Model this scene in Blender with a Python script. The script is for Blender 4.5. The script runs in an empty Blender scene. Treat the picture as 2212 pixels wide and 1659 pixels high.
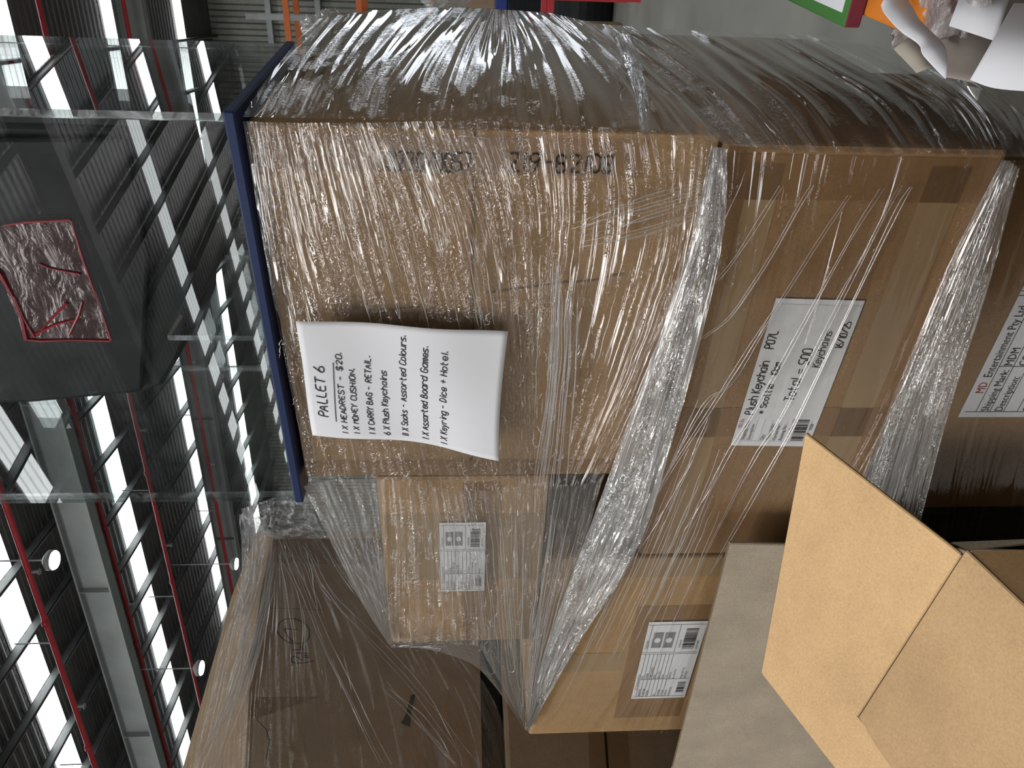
import bpy, bmesh, math, random
from mathutils import Vector, Matrix, noise
random.seed(7)
SC = bpy.context.scene
COL = SC.collection
V = Vector

# ------------------------------------------------------------------ camera
AZ, TH = math.radians(126), math.radians(3.79)
F0 = V((math.cos(AZ), math.sin(AZ), 0)); RT = V((math.sin(AZ), -math.cos(AZ), 0)); ZZ = V((0, 0, 1))
FW = math.cos(TH) * F0 - math.sin(TH) * ZZ
UP = math.sin(TH) * F0 + math.cos(TH) * ZZ
EYE = V((0, 0, 1.5))
cd = bpy.data.cameras.new('camera'); cam = bpy.data.objects.new('camera', cd); COL.objects.link(cam)
m3 = Matrix((-UP, RT, -FW)).transposed()
cam.matrix_world = Matrix.Translation(EYE) @ m3.to_4x4()
cd.sensor_width = 36; cd.lens = 1600 / 2212 * 36; cd.clip_start = .02
SC.camera = cam

# ------------------------------------------------------------------ light and exposure
SKY_E = 4.0          # translucent roof sheets
SC.view_settings.view_transform = 'Standard'; SC.view_settings.look = 'None'
SC.view_settings.gamma = 1; SC.view_settings.use_curve_mapping = False
SC.view_settings.exposure = 0.0
SC.cycles.transparent_max_bounces = 40
SC.cycles.max_bounces = 6; SC.cycles.diffuse_bounces = 3; SC.cycles.glossy_bounces = 3
SC.cycles.adaptive_threshold = .03
SC.cycles.sample_clamp_indirect = 6
w = bpy.data.worlds.new('world'); SC.world = w; w.use_nodes = True
w.node_tree.nodes['Background'].inputs[0].default_value = (.86, .92, 1, 1)
w.node_tree.nodes['Background'].inputs[1].default_value = 2.2
RZ = 9.0
SA = math.radians(189)                              # the building runs askew to the pallets
SD = V((math.cos(SA), math.sin(SA), 0)); PD = V((-math.sin(SA) * -1, math.cos(SA) * -1, 0))
PD = V((math.cos(math.radians(99)), math.sin(math.radians(99)), 0))
def bp(s, p, z): return SD * s + PD * p + ZZ * z
def area(name, s, p, z, sx, sy, e, direction, col=(1, 1, 1)):
    l = bpy.data.lights.new(name, 'AREA'); l.shape = 'RECTANGLE'; l.size = sx; l.size_y = sy; l.energy = e; l.color = col
    o = bpy.data.objects.new(name, l); COL.objects.link(o); o.location = bp(s, p, z)
    o.rotation_euler = direction.to_track_quat('-Z', 'Z').to_euler(); return o
area('doorway_daylight', 13.5, -27.6, 3.2, 11.0, 6.2, 1300, PD, (1, .98, .95))
area('added_key_light', 3.6, -3.3, RZ - .35, 3.6, 3.6, 820, V((.40, .50, -.77)), (1, .97, .92))   # added key light under the closed roof, behind and left of the camera

# ------------------------------------------------------------------ helpers
def ray(x, y): return FW + RT * ((1659 - y) - 829.5) / 1600 - UP * (x - 1106) / 1600
def at(x, y, ax, val):
    d = ray(x, y); return EYE + d * ((val - EYE[ax]) / d[ax])
def onplane(x, y, p0, n):
    d = ray(x, y); return EYE + d * ((p0 - EYE).dot(n) / d.dot(n))
def dep(x, y, d): return EYE + ray(x, y) * d

def mesh(name, verts, faces, mats, parent=None, mi=None, smooth=False, uv=None):
    me = bpy.data.meshes.new(name); me.from_pydata([tuple(v) for v in verts], [], faces)
    for m in (mats if isinstance(mats, (list, tuple)) else [mats]): me.materials.append(m)
    if mi: me.polygons.foreach_set('material_index', mi)
    if smooth: me.polygons.foreach_set('use_smooth', [True] * len(me.polygons))
    if uv:
        l = me.uv_layers.new(name='UVMap')
        for p in me.polygons:
            for li in p.loop_indices: l.data[li].uv = uv[me.loops[li].vertex_index]
    me.update()
    o = bpy.data.objects.new(name, me); COL.objects.link(o)
    if parent: o.parent = parent
    return o
class MB:
    def __init__(s): s.v, s.f, s.m = [], [], []
    def quad(s, a, b, c, d, mi=0):
        n = len(s.v); s.v += [a, b, c, d]; s.f.append((n, n + 1, n + 2, n + 3)); s.m.append(mi)
    def poly(s, pts, mi=0):
        n = len(s.v); s.v += pts; s.f.append(tuple(range(n, n + len(pts)))); s.m.append(mi)
    def obox(s, o, a, b, c, mi=0):
        """box with corner o and edge vectors a, b, c"""
        n = len(s.v)
        s.v += [o, o + a, o + a + b, o + b, o + c, o + a + c, o + a + b + c, o + b + c]
        fs = [(3, 2, 1, 0), (4, 5, 6, 7), (0, 1, 5, 4), (1, 2, 6, 5), (2, 3, 7, 6), (3, 0, 4, 7)]
        if a.cross(b).dot(c) < 0: fs = [tuple(reversed(f)) for f in fs]
        for f in fs: s.f.append(tuple(n + i for i in f)); s.m.append(mi)
    def box(s, x0, x1, y0, y1, z0, z1, mi=0):
        s.obox(V((x0, y0, z0)), V((x1 - x0, 0, 0)), V((0, y1 - y0, 0)), V((0, 0, z1 - z0)), mi)
    def bbox(s, s0, s1, p0, p1, z0, z1, mi=0):
        s.obox(bp(s0, p0, z0), SD * (s1 - s0), PD * (p1 - p0), ZZ * (z1 - z0), mi)
    def tube(s, pts, r, k=8, mi=0, cap=True):
        rings = []
        for i, p in enumerate(pts):
            t = (pts[min(i + 1, len(pts) - 1)] - pts[max(i - 1, 0)]).normalized()
            q = t.orthogonal().normalized() if i == 0 else (q - t * q.dot(t)).normalized()
            b = t.cross(q); rr = r[i] if isinstance(r, (list, tuple)) else r
            n = len(s.v); rings.append(n)
            s.v += [p + (q * math.cos(6.2832 * j / k) + b * math.sin(6.2832 * j / k)) * rr for j in range(k)]
        for i in range(len(rings) - 1):
            for j in range(k):
                s.f.append((rings[i] + j, rings[i] + (j + 1) % k, rings[i + 1] + (j + 1) % k, rings[i + 1] + j)); s.m.append(mi)
        if cap:
            s.f.append(tuple(rings[0] + j for j in reversed(range(k)))); s.f.append(tuple(rings[-1] + j for j in range(k))); s.m += [mi, mi]
    def prism(s, pts, ext, mi=0):
        n = len(s.v); k = len(pts); s.v += list(pts) + [p + ext for p in pts]
        a = V((0, 0, 0))
        for i in range(k): a += pts[i].cross(pts[(i + 1) % k])
        fl = a.dot(ext) > 0
        f1, f2 = tuple(range(n, n + k)), tuple(range(n + k, n + 2 * k))
        s.f += [tuple(reversed(f1)) if fl else f1, f2 if fl else tuple(reversed(f2))]; s.m += [mi, mi]
        for i in range(k):
            j = (i + 1) % k; q = (n + i, n + j, n + k + j, n + k + i)
            s.f.append(q if fl else tuple(reversed(q))); s.m.append(mi)
    def build(s, name, mats, parent=None, smooth=False): return mesh(name, s.v, s.f, mats, parent, s.m, smooth)
def tag(o, label, cat, group=None, kind=None):
    if label: o['label'] = label
    if cat: o['category'] = cat
    if group: o['group'] = group
    if kind: o['kind'] = kind
    return o
def empty(name, loc, label, cat, group=None):
    o = bpy.data.objects.new(name, None); COL.objects.link(o); o.location = loc; o.empty_display_size = .05
    SC.view_layers[0].update()
    return tag(o, label, cat, group)
def adopt(par, *kids):
    for k in kids:
        k.parent = par; k.matrix_parent_inverse = Matrix.Translation(-V(par.location))
def bevel(o, wd=.006, seg=2):
    m = o.modifiers.new('bevel', 'BEVEL'); m.width = wd; m.segments = seg; m.limit_method = 'ANGLE'; m.angle_limit = math.radians(40); return o
def struct(o): o['kind'] = 'structure'; return o

# ------------------------------------------------------------------ materials
class NT:
    def __init__(s, name):
        s.m = bpy.data.materials.new(name); s.m.use_nodes = True; s.t = s.m.node_tree; s.t.nodes.clear()
        s.out = s.n('ShaderNodeOutputMaterial')
    def n(s, t, **kw):
        x = s.t.nodes.new(t)
        for k, v in kw.items():
            if k.startswith('i_'):
                key = k[2:]; key = int(key) if key.isdigit() else key.replace('_', ' ')
                inp = x.inputs[key]
                if hasattr(v, 'is_linked') or v.__class__.__name__.startswith('NodeSocket'): s.t.links.new(v, inp)
                else: inp.default_value = v
            else: setattr(x, k, v)
        return x
    def math(s, op, a, b=None, c=None, clamp=False):
        x = s.n('ShaderNodeMath', operation=op, use_clamp=clamp)
        for i, v in enumerate((a, b, c)):
            if v is None: continue
            if isinstance(v, (int, float)): x.inputs[i].default_value = v
            else: s.t.links.new(v, x.inputs[i])
        return x.outputs[0]
    def ramp(s, fac, stops):
        r = s.n('ShaderNodeValToRGB', i_Fac=fac); e = r.color_ramp.elements
        while len(e) < len(stops): e.new(.5)
        for k, (p, c) in enumerate(stops): e[k].position = p; e[k].color = (c if len(c) == 4 else (*c, 1))
        return r.outputs[0]
    def fresnel(s, ior, normal=None):
        bf = s.n('ShaderNodeNewGeometry').outputs['Backfacing']
        f = s.n('ShaderNodeFresnel', i_IOR=s.math('MULTIPLY_ADD', bf, 1 / ior - ior, ior))
        if normal is not None: s.t.links.new(normal, f.inputs['Normal'])
        return f.outputs[0]
    def mix(s, f, a, b):
        x = s.n('ShaderNodeMixShader'); 
        for i, v in enumerate((f, a, b)):
            if isinstance(v, (int, float)): x.inputs[i].default_value = v
            else: s.t.links.new(v, x.inputs[i])
        return x.outputs[0]
    def done(s, sh): s.t.links.new(sh, s.out.inputs[0]); return s.m
    def coord(s, kind, scale=(1, 1, 1), rot=(0, 0, 0)):
        tc = s.n('ShaderNodeTexCoord'); mp = s.n('ShaderNodeMapping', i_Vector=tc.outputs[kind], i_Scale=scale, i_Rotation=rot)
        return mp.outputs[0]
def plain(name, col, rough=.6, metal=0, spec=.5, nz=0, nscale=30):
    t = NT(name); b = t.n('ShaderNodeBsdfPrincipled', i_Base_Color=(*col, 1), i_Roughness=rough, i_Metallic=metal)
    b.inputs['Specular IOR Level'].default_value = spec
    if nz:
        nn = t.n('ShaderNodeTexNoise', i_Vector=t.coord('Object'), i_Scale=nscale, i_Detail=6)
        c0 = tuple(max(0, c * (1 - nz)) for c in col); c1 = tuple(min(1, c * (1 + nz)) for c in col)
        t.t.links.new(t.ramp(nn.outputs[0], [(.3, c0), (.7, c1)]), b.inputs['Base Color'])
    return t.done(b.outputs[0])
def kraft(name, col, corr=0, corr_rot=(0, 0, 0), speck=1.0):
    """brown corrugated board: fibres, pale and dark flecks, soft cloudy wear, faint flute lines"""
    t = NT(name)
    co = t.coord('Object')
    n1 = t.n('ShaderNodeTexNoise', i_Vector=co, i_Scale=420, i_Detail=4)
    n2 = t.n('ShaderNodeTexNoise', i_Vector=co, i_Scale=9, i_Detail=6, i_Roughness=.65)
    n3 = t.n('ShaderNodeTexNoise', i_Vector=t.coord('Object', (1, 1, 1)), i_Scale=900, i_Detail=1)
    d = tuple(c * .86 for c in col); l = tuple(min(1, c * 1.1) for c in col)
    base = t.ramp(n2.outputs[0], [(.3, d), (.7, l)])
    fib = t.ramp(n1.outputs[0], [(.25, (.8, .8, .8)), (.75, (1.15, 1.15, 1.15))])
    mx = t.n('ShaderNodeMix', data_type='RGBA', blend_type='MULTIPLY'); mx.inputs['Factor'].default_value = speck
    t.t.links.new(base, mx.inputs['A']); t.t.links.new(fib, mx.inputs['B'])
    fl = t.ramp(n3.outputs[0], [(.74, (0, 0, 0)), (.8, (.35, .35, .35))])
    m2 = t.n('ShaderNodeMix', data_type='RGBA', blend_type='MIX'); m2.inputs['B'].default_value = tuple(min(1, c * 1.5) for c in col) + (1,)
    t.t.links.new(fl, m2.inputs['Factor']); t.t.links.new(mx.outputs['Result'], m2.inputs['A'])
    b = t.n('ShaderNodeBsdfPrincipled', i_Base_Color=m2.outputs['Result'], i_Roughness=.75)
    b.inputs['Specular IOR Level'].default_value = .25
    h = t.math('MULTIPLY', n1.outputs[0], .25)
    if corr:
        wv = t.n('ShaderNodeTexWave', i_Vector=t.coord('Object', rot=corr_rot), i_Scale=corr, i_Distortion=.6, i_Detail=1)
        h = t.math('ADD', h, t.math('MULTIPLY', wv.outputs[1], .8))
    h = t.math('ADD', h, t.math('MULTIPLY', n2.outputs[0], 6))
    bu = t.n('ShaderNodeBump', i_Strength=.35, i_Distance=.0015, i_Height=h)
    t.t.links.new(bu.outputs[0], b.inputs['Normal'])
    return t.done(b.outputs[0])
K_A = kraft('kraft_board', (.32, .205, .105))
K_D = kraft('kraft_brown_board', (.28, .168, .083))
K_C = kraft('kraft_tan_board', (.40, .25, .12))
K_G = kraft('kraft_dull_board', (.33, .235, .155), corr=35)
K_F = kraft('kraft_pale_board', (.67, .435, .225), speck=.7)
K_S = kraft('kraft_grey_board', (.40, .335, .26), corr=60, corr_rot=(0, 0, 0))
DARKEDGE = plain('board_edge', (.16, .11, .07), .9)
def tape(name, col, a=.55):
    t = NT(name); n = t.n('ShaderNodeTexNoise', i_Vector=t.coord('Object', (8, 8, 60)), i_Scale=6, i_Detail=4)
    b = t.n('ShaderNodeBsdfPrincipled', i_Base_Color=(*col, 1), i_Roughness=.28)
    bu = t.n('ShaderNodeBump', i_Strength=.15, i_Distance=.002, i_Height=n.outputs[0]); t.t.links.new(bu.outputs[0], b.inputs['Normal'])
    tr = t.n('ShaderNodeBsdfTransparent')
    return t.done(t.mix(a, tr.outputs[0], b.outputs[0]))
TAPE_L = tape('pale_tape', (.46, .33, .19), .5)
TAPE_B = tape('brown_tape', (.30, .175, .085), .5)
def film(name, along=3.0, across=160.0, haze=.12, hz_lo=.45, hz_hi=.75, refl=2.0, bump=1.0, crinkle=.6, rough=.05, tint=(.975, .97, .965), seed=0.0, base_haze=.02, cscale=95):
    """clear stretch film: see-through, glossy, pulled into streaks along u with crinkles between"""
    t = NT(name)
    uv = t.n('ShaderNodeTexCoord').outputs['UV']
    def nz(sc, scale, detail, rough_=.6, dist=0):
        mp = t.n('ShaderNodeMapping', i_Vector=uv, i_Scale=sc, i_Location=(seed, seed * 1.7, 0))
        return t.n('ShaderNodeTexNoise', i_Vector=mp.outputs[0], i_Scale=scale, i_Detail=detail, i_Roughness=rough_, i_Distortion=dist).outputs[0]
    st = nz((along, across, 1), 1, 2, .55, .25)
    stb = nz((along * .8, across * .27, 1), 1, 2, .5, .4)
    cr = nz((cscale, cscale * 1.4, 1), 1, 2, .55, 1.6)
    ms = nz((7, 24, 1), 1, 1, .6, .6)
    crm = t.math('MULTIPLY', t.math('ABSOLUTE', t.math('SUBTRACT', cr, .5)), t.ramp(ms, [(.44, (0, 0, 0)), (.6, (1, 1, 1))]))
    stA = t.math('ABSOLUTE', t.math('SUBTRACT', stb, .5))
    h = t.math('ADD', t.math('MULTIPLY', st, .35), t.math('MULTIPLY', stA, -1.4))
    h = t.math('ADD', h, t.math('MULTIPLY', crm, crinkle * 1.6))
    bu = t.n('ShaderNodeBump', i_Strength=1.0, i_Distance=.006 * bump, i_Height=h)
    f = t.math('MULTIPLY', t.fresnel(1.48, bu.outputs[0]), refl, clamp=True)
    f = t.math('MINIMUM', f, .82)
    gl = t.n('ShaderNodeBsdfAnisotropic', i_Color=(1, 1, 1, 1), i_Roughness=rough, i_Normal=bu.outputs[0])
    tr = t.n('ShaderNodeBsdfTransparent', i_Color=(*tint, 1))
    df = t.n('ShaderNodeBsdfDiffuse', i_Color=(.82, .82, .84, 1), i_Normal=bu.outputs[0])
    tl = t.n('ShaderNodeBsdfTranslucent', i_Color=(.82, .82, .84, 1))
    white = t.mix(.35, df.outputs[0], tl.outputs[0])
    hz = t.ramp(t.math('ADD', t.math('MULTIPLY', st, .6), t.math('MULTIPLY', stb, .4)), [(hz_lo, (0, 0, 0)), (hz_hi, (1, 1, 1))])
    hz = t.math('ADD', t.math('MULTIPLY', hz, haze), base_haze, clamp=True)
    body = t.mix(hz, tr.outputs[0], white)
    return t.done(t.mix(f, body, gl.outputs[0]))
FILM = film('clear_stretch_film', 2.2, 250, .09, .52, .8, refl=1.9, seed=0, crinkle=.4, cscale=70, base_haze=0)
FILM_FAN = film('gathered_stretch_film', 1.4, 280, .26, .46, .72, refl=3.4, seed=3, crinkle=.5)
FILM_ROPE = film('bunched_stretch_film', 2.0, 300, .55, .38, .66, seed=5, crinkle=1.5, base_haze=.24, refl=6.5, cscale=80)
FILM_D = film('taut_stretch_film', 1.3, 90, .07, .55, .8, seed=8, crinkle=.15, bump=.5, base_haze=0, refl=1.6)
FILM_SIDE = film('glossy_taut_film', 1.4, 45, .10, .5, .8, refl=1.5, seed=11, crinkle=.25, bump=.45, rough=.04)
FILM_G = film('dull_stretch_film', 2.0, 120, .10, .45, .8, seed=14, crinkle=.3, bump=.7, base_haze=.03)
FILM_STRIP = film('wrinkled_stretch_film', 2.0, 130, .30, .45, .7, seed=17, crinkle=.8)
FILM_TUFT = film('crumpled_stretch_film', 25, 30, .45, .35, .7, seed=21, crinkle=1.5, base_haze=.06, refl=3)
t = NT('film_crease')
CREASE = t.done(t.mix(t.math('MULTIPLY', t.fresnel(1.5), 4.0, clamp=True), t.mix(.16, t.n('ShaderNodeBsdfTransparent').outputs[0], t.n('ShaderNodeBsdfDiffuse', i_Color=(.85, .85, .87, 1)).outputs[0]), t.n('ShaderNodeBsdfAnisotropic', i_Color=(1, 1, 1, 1), i_Roughness=.12).outputs[0]))
def clear(name, tint, refl, rough=.0, dust=.0):
    t = NT(name)
    tr = t.n('ShaderNodeBsdfTransparent', i_Color=(*tint, 1)); gl = t.n('ShaderNodeBsdfAnisotropic', i_Color=(1, 1, 1, 1), i_Roughness=rough)
    body = tr.outputs[0]
    if dust:
        n = t.n('ShaderNodeTexNoise', i_Vector=t.coord('Object'), i_Scale=14, i_Detail=8, i_Roughness=.7, i_Distortion=.8)
        r = t.math('MULTIPLY', t.ramp(n.outputs[0], [(.45, (0, 0, 0)), (.75, (1, 1, 1))]), dust)
        body = t.mix(r, body, t.n('ShaderNodeBsdfDiffuse', i_Color=(.6, .63, .66, 1)).outputs[0])
    return t.done(t.mix(t.math('MULTIPLY', t.fresnel(1.49), refl, clamp=True), body, gl.outputs[0]))
ACR = clear('clear_acrylic', (.95, .965, .965), 1.6, 0, .02)
ACR_EDGE = clear('acrylic_edge', (.55, .6, .58), 3.0, .15, .9)
BLUE = plain('blue_board', (.011, .025, .085), .5, spec=.25)
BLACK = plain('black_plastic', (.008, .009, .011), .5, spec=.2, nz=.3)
WHITE = plain('white_paper', (.77, .78, .84), .7)
LABEL = plain('label_paper', (.74, .75, .78), .45)
PATCH = plain('patch_paper', (.70, .71, .73), .6, nz=.06, nscale=60)
INK = plain('black_ink', (.008, .008, .01), .5)
INK2 = plain('faded_ink', (.02, .018, .016), .6)
REDINK = plain('red_ink', (.35, .02, .03), .5)
GREYINK = plain('grey_print', (.22, .22, .23), .6)
STEEL = plain('galvanised_steel', (.36, .38, .38), .5, .3, nz=.2, nscale=3)
DSTEEL = plain('painted_steel', (.30, .32, .31), .5, 0, nz=.1, nscale=2)
RED = plain('red_paint', (.50, .035, .045), .4)
ORANGE = plain('orange_paint', (.75, .17, .03), .45)
CONC = plain('concrete', (.24, .24, .22), .75, nz=.22, nscale=1.4)

# ------------------------------------------------------------------ warehouse shell
RZ = 9.0
def corrugated(name, col, period, axis, rough=.45, metal=.3, amt=.02):
    t = NT(name); tc = t.n('ShaderNodeTexCoord')
    d = t.n('ShaderNodeVectorMath', operation='DOT_PRODUCT', i_0=tc.outputs['Object'], i_1=tuple(axis))
    sn = t.math('SINE', t.math('MULTIPLY', d.outputs['Value'], 6.2832 / period))
    sq = t.math('MULTIPLY', sn, 2.2); sq = t.math('MINIMUM', t.math('MAXIMUM', sq, -1), 1)
    n = t.n('ShaderNodeTexNoise', i_Vector=tc.outputs['Object'], i_Scale=1.3, i_Detail=6, i_Roughness=.7)
    n2 = t.n('ShaderNodeTexNoise', i_Vector=tc.outputs['Object'], i_Scale=14, i_Detail=3)
    c = t.ramp(n.outputs[0], [(.3, tuple(x * .75 for x in col)), (.7, tuple(x * 1.2 for x in col))])
    b = t.n('ShaderNodeBsdfPrincipled', i_Base_Color=c, i_Roughness=rough, i_Metallic=metal)
    h = t.math('ADD', sq, t.math('MULTIPLY', n2.outputs[0], .5))
    bu = t.n('ShaderNodeBump', i_Strength=1, i_Distance=amt, i_Height=h); t.t.links.new(bu.outputs[0], b.inputs['Normal'])
    return t.done(b.outputs[0])
M_ROOF = corrugated('foil_roof_lining', (.11, .11, .105), .2, PD, .42, .5)
M_WALL = corrugated('ribbed_wall_cladding', (.30, .30, .27), .33, SD, .55, .2, .05)
PF = -28.0; PB = 25.0; SL = 26.0; SR = -12.0
def slab(name, s0, s1, p0, p1, z0, z1, m): b = MB(); b.bbox(s0, s1, p0, p1, z0, z1); return struct(b.build(name, m))
slab('floor', SR, SL, PF, PB, -.2, 0, CONC)
slab('ceiling', SR, SL, PF, PB, RZ, RZ + .1, M_ROOF)
b = MB(); b.bbox(-6.6, SL, PB, PB + .2, 0, RZ); b.bbox(SR, -11.2, PB, PB + .2, 0, RZ); b.bbox(-11.2, -6.6, PB, PB + .2, 4.6, RZ)
struct(b.build('wall_back', M_WALL))               # a second open doorway at its right end
slab('wall_left', SL, SL + .2, PF, PB, 0, RZ, M_WALL)
slab('wall_right', SR - .2, SR, PF, PB, 0, RZ, M_WALL)
b = MB(); b.bbox(SR, 8, PF - .2, PF, 0, RZ); b.bbox(19, SL, PF - .2, PF, 0, RZ); b.bbox(8, 19, PF - .2, PF, 6.3, RZ)
struct(b.build('wall_front', M_WALL))                # open roller doorway in the middle
# translucent roof sheets
t = NT('translucent_roof_sheet'); tc = t.n('ShaderNodeTexCoord')
d = t.n('ShaderNodeVectorMath', operation='DOT_PRODUCT', i_0=tc.outputs['Object'], i_1=tuple(PD))
sn = t.math('SINE', t.math('MULTIPLY', d.outputs['Value'], 6.2832 / .17))
col = t.ramp(t.math('MULTIPLY_ADD', sn, .5, .5), [(.0, (.55, .62, .62)), (.25, (.97, 1, 1)), (1, (.97, 1, 1))])
M_SKY = t.done(t.n('ShaderNodeEmission', i_Color=col, i_Strength=SKY_E).outputs[0])
SKYP = [9.75, 13.85, 18.0, 22.3, 5.6, 1.5, -2.6, -6.7, -10.8, -14.9, -19.0, -23.1]
for i, p in enumerate(SKYP):
    b = MB(); b.bbox(SR + .3, SL - .3, p - .29, p + .29, RZ - .03, RZ - .005)
    struct(b.build('window_%d' % (i + 1), M_SKY))
# purlins across the sheets
G = 'roof purlins'
s = SR + .5
PUR = []
while s < SL - .3:
    b = MB(); b.bbox(s, s + .02, PF + .1, PB - .1, RZ - .20, RZ - .04); b.bbox(s, s + .06, PF + .1, PB - .1, RZ - .06, RZ - .04); b.bbox(s, s + .06, PF + .1, PB - .1, RZ - .20, RZ - .185)
    PUR.append(b); s += 1.25
PURM = plain('dull_galvanised_steel', (.17, .18, .18), .5, .3, nz=.25, nscale=2)
for b in PUR: tag(b.build('roof_purlin', PURM), 'grey steel purlin running crosswise under the warehouse roof', 'purlin', G)
# rafters along the sheets
BEAM = [(11.15, 'grey steel roof beam above the left pallet, between the two nearest skylight strips'),
        (17.65, 'pale steel roof beam beside the third skylight strip'),
        (3.9, 'steel roof beam overhead near the camera'), (-3.0, 'steel roof beam behind the camera, nearest of two mirrored in the case'), (-10, 'steel roof beam far behind the camera, mirrored in the case')]
for p, lab in BEAM:
    e = empty('roof_beam', bp(5, p, RZ - .35), lab, 'beam')
    b = MB(); b.bbox(SR + .2, SL - .2, p - .012, p + .012, RZ - .88, RZ - .34); adopt(e, b.build('web', DSTEEL))
    b = MB(); b.bbox(SR + .2, SL - .2, p - .12, p + .12, RZ - .91, RZ - .88); adopt(e, b.build('flange', DSTEEL))
    b = MB(); b.bbox(SR + .2, SL - .2, p - .13, p + .13, RZ - .34, RZ - .31); adopt(e, b.build('flange', DSTEEL))
    for k in range(int(SR) + 2, int(SL) - 1, 4):
        b = MB(); b.bbox(k, k + .014, p - .13, p + .13, RZ - .88, RZ - .34); adopt(e, b.build('stiffener_plate', DSTEEL))
# sprinkler pipes
for p, z, r, lab in ((9.3, 8.2, .045, 'bright red sprinkler pipe nearest the left edge of the roof view'),
                     (11.75, 8.3, .04, 'dark red sprinkler pipe between the grey beam and second skylight'),
                     (13.6, 8.2, .04, 'thin red sprinkler pipe beyond the second skylight strip'),
                     (16.9, 8.2, .04, 'far red sprinkler pipe near the pale roof beam')):
    e = empty('sprinkler_pipe', bp(5, p, z), lab, 'pipe')
    b = MB(); b.tube([bp(SR + .3, p, z), bp(SL - .3, p, z)], r, 10); adopt(e, b.build('pipe', RED, smooth=True))
    for k in range(2, 14, 3):
        b = MB(); b.tube([bp(k, p, z - .05), bp(k, p, z - .16)], .022, 8); b.tube([bp(k, p, z - .16), bp(k, p, z - .17)], .05, 8); adopt(e, b.build('sprinkler_head', STEEL))
        b = MB(); b.tube([bp(k + 1, p - .01, z), bp(k + 1.09, p - .01, z)], r * 1.35, 10); adopt(e, b.build('pipe_coupling', RED, smooth=True))
        b = MB(); b.tube([bp(k + 1.5, p, z), bp(k + 1.5, p, RZ - .2)], .012, 6); adopt(e, b.build('hanger_rod', STEEL))
t = NT('lamp_diffuser'); M_LAMP = t.done(t.n('ShaderNodeEmission', i_Color=(1, 1, 1, 1), i_Strength=22).outputs[0])
def high_bay(pt, lab):
    e = empty('high_bay_light', pt, lab, 'ceiling light', 'high bay lights')
    b = MB(); b.tube([pt + ZZ * .02, pt + ZZ * .10, pt + ZZ * .17], [.16, .16, .07], 20); adopt(e, b.build('lamp_housing', DSTEEL, smooth=True))
    b = MB(); b.tube([pt, pt + ZZ * .02], [.14, .15], 20); adopt(e, b.build('lamp_diffuser', M_LAMP))
    b = MB(); b.tube([pt + ZZ * .17, V((pt.x, pt.y, RZ))], .012, 6); adopt(e, b.build('suspension_cable', STEEL))
for x, y, d, lab in ((120, 1210, 11.5, 'round lit high bay lamp below the first skylight strip'),
                     (437, 1443, 15.5, 'round lit high bay lamp close to the left pallet edge'),
                     (512, 1218, 19.0, 'small far lit high bay lamp above the left pallet corner')):
    high_bay(dep(x, y, d), lab)
for s_, p_ in ((6, -2), (-2, 3), (12, 1), (2, -6)): high_bay(bp(s_, p_, 7.6), 'round lit high bay lamp mirrored in the clear display case')

# ------------------------------------------------------------------ far end of the hall
e = empty('pallet_rack', bp(0, 20.6, 0), 'tall pallet rack with galvanised post and orange beams by far wall', 'rack')
for s_ in (-2.7, .0, 2.7):
    for p_ in (20.0, 21.2):
        b = MB(); zt = 6.65
        b.bbox(s_ - .06 + .38, s_ + .06 + .38, p_ - .04, p_ + .04, 0, zt)
        adopt(e, b.build('post', STEEL))
for z in (2.2, 3.9, 5.62):
    for p_ in (19.97, 21.2):
        b = MB(); b.bbox(-2.3, 3.0, p_ - .03, p_ + .03, z, z + .14); adopt(e, b.build('beam', ORANGE))
b = MB(); b.bbox(.55, 1.15, 20.05, 21.0, 4.04, 5.2); bevel(tag(b.build('storage_carton', K_C), 'tan carton standing on the far pallet rack', 'carton'), .01)
for z in (7.15, 5.7):
    b = MB(); b.bbox(SR + .2, 6, PB - .22, PB - .02, z, z + .16)
    tag(b.build('wall_rail', STEEL), 'upper grey steel rail across the far ribbed wall' if z > 6.5 else 'lower grey steel rail across the far ribbed wall', 'rail')
e = empty('steel_stand', bp(.0, 7.2, 0), 'red steel stand on the floor behind the wrapped pallet', 'stand')
for s_, p_ in ((-.10, 7.0), (-.9, 7.0), (-.10, 7.6), (-.9, 7.6)):
    b = MB(); b.bbox(s_ - .03, s_ + .03, p_ - .03, p_ + .03, 0, .76); adopt(e, b.build('leg', RED))
for z in (.735, .40):
    b = MB(); e_ = .03 if z > .5 else -.08; b.bbox(-.93, e_, 6.97, 7.03, z, z + .05); b.bbox(-.93, e_, 7.57, 7.63, z, z + .05); adopt(e, b.build('crossbar', RED))
b = MB(); b.tube([bp(-.6, 8.3, .3), bp(.14, 8.3, .3)], .3, 24); b.tube([bp(.14, 8.3, .3), bp(.17, 8.3, .3)], .26, 24)
tag(b.build('steel_drum', BLACK, smooth=False), 'black drum lying on its side behind the red stand', 'drum')
BLUEP = plain('blue_plastic', (.015, .035, .22), .4)
b = MB(); b.bbox(-.5, .03, 9.72, 10.05, .981, 1.12); bevel(tag(b.build('storage_bin', BLUEP), 'small blue plastic bin standing on the dark cabinet', 'bin'), .01)
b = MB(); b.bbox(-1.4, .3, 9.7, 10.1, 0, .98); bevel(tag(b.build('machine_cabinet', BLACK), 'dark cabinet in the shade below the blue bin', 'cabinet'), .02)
b = MB(); b.bbox(-1.4, .02, 10.4, 11.2, 0, 1.8); bevel(tag(b.build('storage_carton', K_G), 'tall dull carton standing behind the dark cabinet', 'carton'), .02)

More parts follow.
